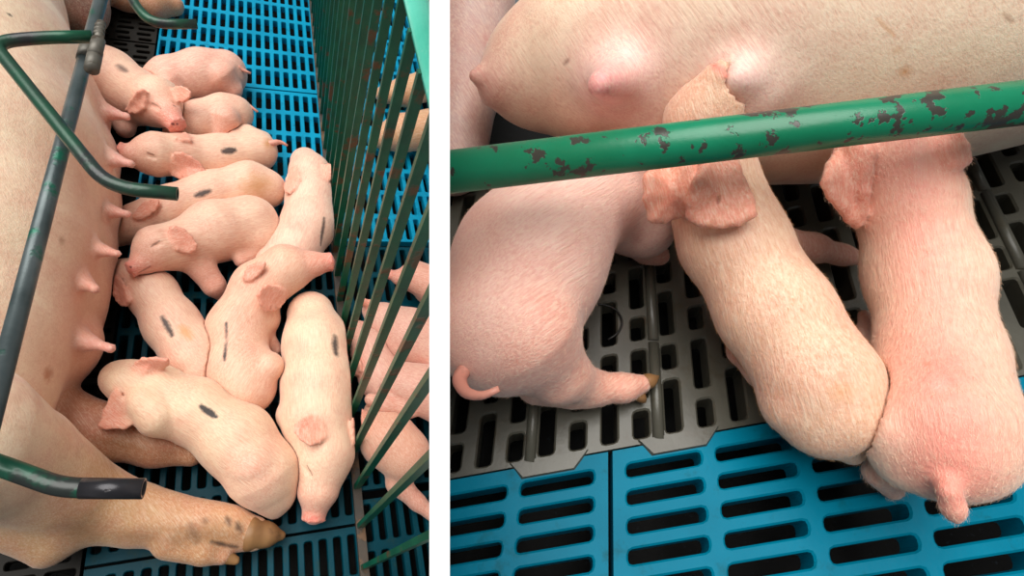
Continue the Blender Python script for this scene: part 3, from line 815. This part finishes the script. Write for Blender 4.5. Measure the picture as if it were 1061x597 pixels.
# head towards us by the fence
piglet([(322, 326, .065, 24), (328, 356, .07, 33), (330, 398, .075, 36), (328, 432, .075, 34), (336, 470, .07, 29), (330, 506, .06, 22)],
       ears=[([(328, 434), (313, 435), (306, 447), (322, 461), (337, 452)], (-.004, .010, .022, .016, -.004)), ([(363, 440), (370, 432), (377, 444), (374, 460), (366, 458)], (.002, .008, .008, .01, .004))],
       bumps=[[(312, 420, .07, 24), (300, 430, .06, 14)]],
       snout=((329, 512, .055, 18), (326, 530, .045, 13)), eyes=[((316, 484), (321, 492))],
       marks=[((349, 348), (351, 366), 3.2, INK, .9, .6), ((322, 536), (330, 537), 2, srgb(226, 110, 96), .5, .6)], base=srgb(243, 202, 172),
       label='piglet lying along the fence with snout pointing down at us')

# ------------------------------------------------------------------ piglets in the next pen, seen through the bars
TAN = srgb(214, 160, 112)
piglet([(398, 98, None, 9), (420, 95, None, 14), (452, 86, None, 17)], label='upper tan piglet behind the fence bars', base=TAN, group=GN)
piglet([(398, 142, None, 13), (415, 138, None, 18), (452, 134, None, 22)], label='lower tan piglet behind the fence bars', base=TAN, group=GN)
piglet([(414, 288, .06, 8), (430, 287, .065, 15), (460, 300, .07, 24)], snout=((413, 287, .06, 6.5), (406, 285, .055, 5)), eyes=[((419, 281), (422, 282))], legs=[[(440, 305, .04, 9), (455, 320, .02, 7)]],
       label='piglet behind the fence with snout towards the bars', base=PINK, group=GN)
piglet([(384, 322, .05, 9), (398, 332, .06, 17), (424, 348, .07, 28), (460, 362, .07, 32)], ears=[([(374, 311), (384, 312), (388, 318), (379, 318)], (.004, .004, 0, 0))],
       label='pink piglet across the middle of the next pen', base=srgb(232, 176, 160), group=GN)
piglet([(372, 344, .04, 12), (384, 362, .05, 19), (396, 392, .05, 22), (408, 412, .05, 18)], ears=[([(366, 376), (371, 370), (374, 384), (368, 388)], (.004, .006, .004, 0))],
       label='pink piglet lying against the far side of the fence', base=srgb(230, 172, 156), group=GN)
piglet([(404, 400, .08, 14), (420, 398, .085, 20), (440, 404, .085, 24), (462, 415, .08, 28)], legs=[[(424, 424, .08, 10), (400, 420, .085, 8), (384, 414, .085, 6.5)]],
       label='pink piglet in the next pen stretching a foreleg to the bars', base=srgb(232, 174, 158), group=GN)
piglet([(396, 430, .05, 20), (402, 455, .055, 27), (418, 470, .055, 28)], legs=[[(412, 500, .03, 13), (432, 520, .02, 8), (455, 540, .015, 6)]], ears=[([(366, 432), (372, 424), (384, 432), (378, 446)], (.0, .004, .004, .0))],
       label='lowest piglet in the next pen, hind leg out towards the slats', base=srgb(234, 172, 146), group=GN)

# ------------------------------------------------------------------ raised pen: sow belly and three large piglets
SR = srgb(246, 220, 192)
r = Animal('R', SR, .06)
r.chain([(555, 72, .15, 62), (640, 46, .17, 112), (760, 32, .18, 182), (900, 20, .18, 212), (1040, -6, .18, 224), (1220, -50, .18, 240)])
r.teat((508, 82), (490, 78), 22, 6, .0, srgb(232, 170, 164), .03)
r.teat((640, 80), (640, 82), 34, 20, .006, srgb(244, 206, 200), .03); r.teat((636, 84), (622, 87), 22, 13, .03, srgb(238, 150, 150), .010)
r.teat((768, 88), (764, 82), 32, 14, .012, srgb(242, 196, 190), .03)
r.chain([(490, -90, .10, 62), (486, 10, .09, 52), (478, 100, .06, 40), (470, 170, .04, 34)], .012, srgb(206, 176, 172))
for p0, p1, w, c, st in (((938, 74), (942, 76), 5, ORANGE, .7), ((928, 54), (932, 56), 4, ORANGE, .4), ((1040, 15), (1046, 18), 2, BROWN, .5), ((585, 65), (588, 64), 2, srgb(120, 70, 60), .6), ((910, 20), (925, 40), 1.5, ORANGE, .4)):
    r.mark(p0, p1, w, c, st, .8)
sow2 = build(r, 'sow', .006, 'cropped sow belly with bare teats above the chipped green pipe', 'sow', rough=.48, grain=160, bump=.2, nap=M @ np.array([.5, -.85, .1]), mottle=.16)

GR = 'three large piglets in the raised pen'
def big(keys, **kw):
    kw.setdefault('er', .0048); kw.setdefault('ek', .008)
    return piglet(keys, pen='R', vox=.0038, group=GR, k=.03, **kw)
PK1, PK2, PK3 = srgb(246, 200, 188), srgb(233, 188, 158), srgb(247, 208, 182)
pm = big([(750, 80, .24, 24), (730, 122, .20, 38), (736, 190, .15, 44), (758, 250, .12, 52), (802, 325, .10, 57), (848, 395, .09, 60), (864, 430, .085, 50)],
    ears=[([(714, 172), (690, 172), (671, 184), (677, 226), (700, 222), (724, 212)], (.004, .012, .014, .014, .01, .004)),
          ([(738, 166), (722, 190), (716, 224), (745, 232), (778, 222), (768, 190), (756, 166)], (.004, .016, .018, .012, .014, .012, .002))],
    legs=[[(800, 250, .05, 22), (842, 257, .03, 17), (872, 264, .02, 12), (890, 268, .018, 9)], [(790, 385, .05, 22), (766, 366, .03, 11), (757, 350, .02, 7)], [(880, 360, .05, 22), (898, 345, .03, 10), (895, 326, .02, 7)]],
    bumps=[[(826, 420, .08, 42), (850, 440, .075, 40), (882, 470, .05, 16)]],
    snout=((752, 82, .225, 17), (762, 72, .23, 14)),
    marks=[((736, 66), (764, 82), 4, srgb(232, 120, 108), .8, .6), ((742, 208), (743, 205), 2, srgb(150, 70, 50), .7, .5), ((868, 408), (876, 404), 8, srgb(222, 150, 84), .35, .9)],
    base=PK2, label='middle large piglet reaching up to a teat, tan fur, head under pipe')
pr_ = big([(908, 98, .18, 42), (916, 150, .165, 43), (938, 205, .14, 53), (958, 285, .11, 61), (972, 370, .10, 62), (974, 440, .10, 79), (977, 462, .095, 78)],
    ears=[([(886, 150), (870, 156), (856, 190), (872, 214), (888, 232), (896, 200), (900, 160)], (.004, .008, .01, .01, .008, .01, .004)), ([(974, 142), (990, 140), (1000, 166), (984, 168)], (.0, .004, .0, .0))],
    bumps=[[(922, 446, .10, 40), (936, 478, .085, 36)], [(1012, 440, .11, 46), (1015, 470, .10, 42)]],
    legs=[[(912, 490, .04, 22), (925, 508, .015, 14)], [(983, 510, .12, 15), (988, 528, .11, 11), (990, 538, .105, 6)]],
    marks=[((960, 375), (963, 378), 2.5, ORANGE, .5, .8), ((945, 130), (982, 480), 32, srgb(234, 132, 118), .85, .98), ((950, 150), (975, 400), 5, srgb(246, 190, 176), .6, .9), ((985, 480), (988, 520), 30, srgb(236, 146, 130), .6, .95)],
    base=PK3, label='right large pink piglet seen from behind, short tail over blue slats')
pl = big([(668, 238, .06, 32), (628, 200, .09, 46), (590, 208, .11, 60), (548, 268, .11, 74), (520, 335, .105, 76)],
    legs=[[(650, 235, .05, 34), (672, 258, .02, 16), (684, 266, .012, 10)], [(545, 343, .12, 58), (577, 385, .07, 33), (612, 402, .03, 19), (645, 402, .022, 15)], [(645, 402, .022, 14), (664, 398, .018, 11)], [(560, 392, .04, 30), (590, 405, .025, 20)]],
    tail=[(474, 392, .13, 8), (482, 408, .145, 6.5), (500, 411, .155, 5), (517, 403, .16, 3.5)],
    base=PK1, label='left large piglet cut off by the white board, hind foot on grey slats')
hoof(pl, Animal('R'), [(662, 398, .02, 9), (672, 395, .016, 7), (681, 391, .012, 3)], 0)
hoof(pl, Animal('R'), [(655, 404, .018, 7), (663, 411, .012, 5), (667, 415, .008, 3)], 0)
def fur_mat(name, c):
    t = NT(name); t.b.inputs['Base Color'].default_value = c + (1,); t.b.inputs['Roughness'].default_value = .5; return t.m
FUR = fur_mat('pale_bristle', srgb(248, 214, 186)); FURT = fur_mat('tan_bristle', srgb(222, 172, 124))
def along(p, q): return P(*q, .1, 'R') - P(*p, .1, 'R')
fur(pm, 24000, .0052, .00007, FURT, unit(along((740, 200), (850, 420))), 3)
fur(pr_, 30000, .0052, .00007, FUR, unit(along((920, 160), (980, 500))), 4)
fur(pl, 22000, .0052, .00007, FUR, unit(along((620, 200), (500, 380))), 5)
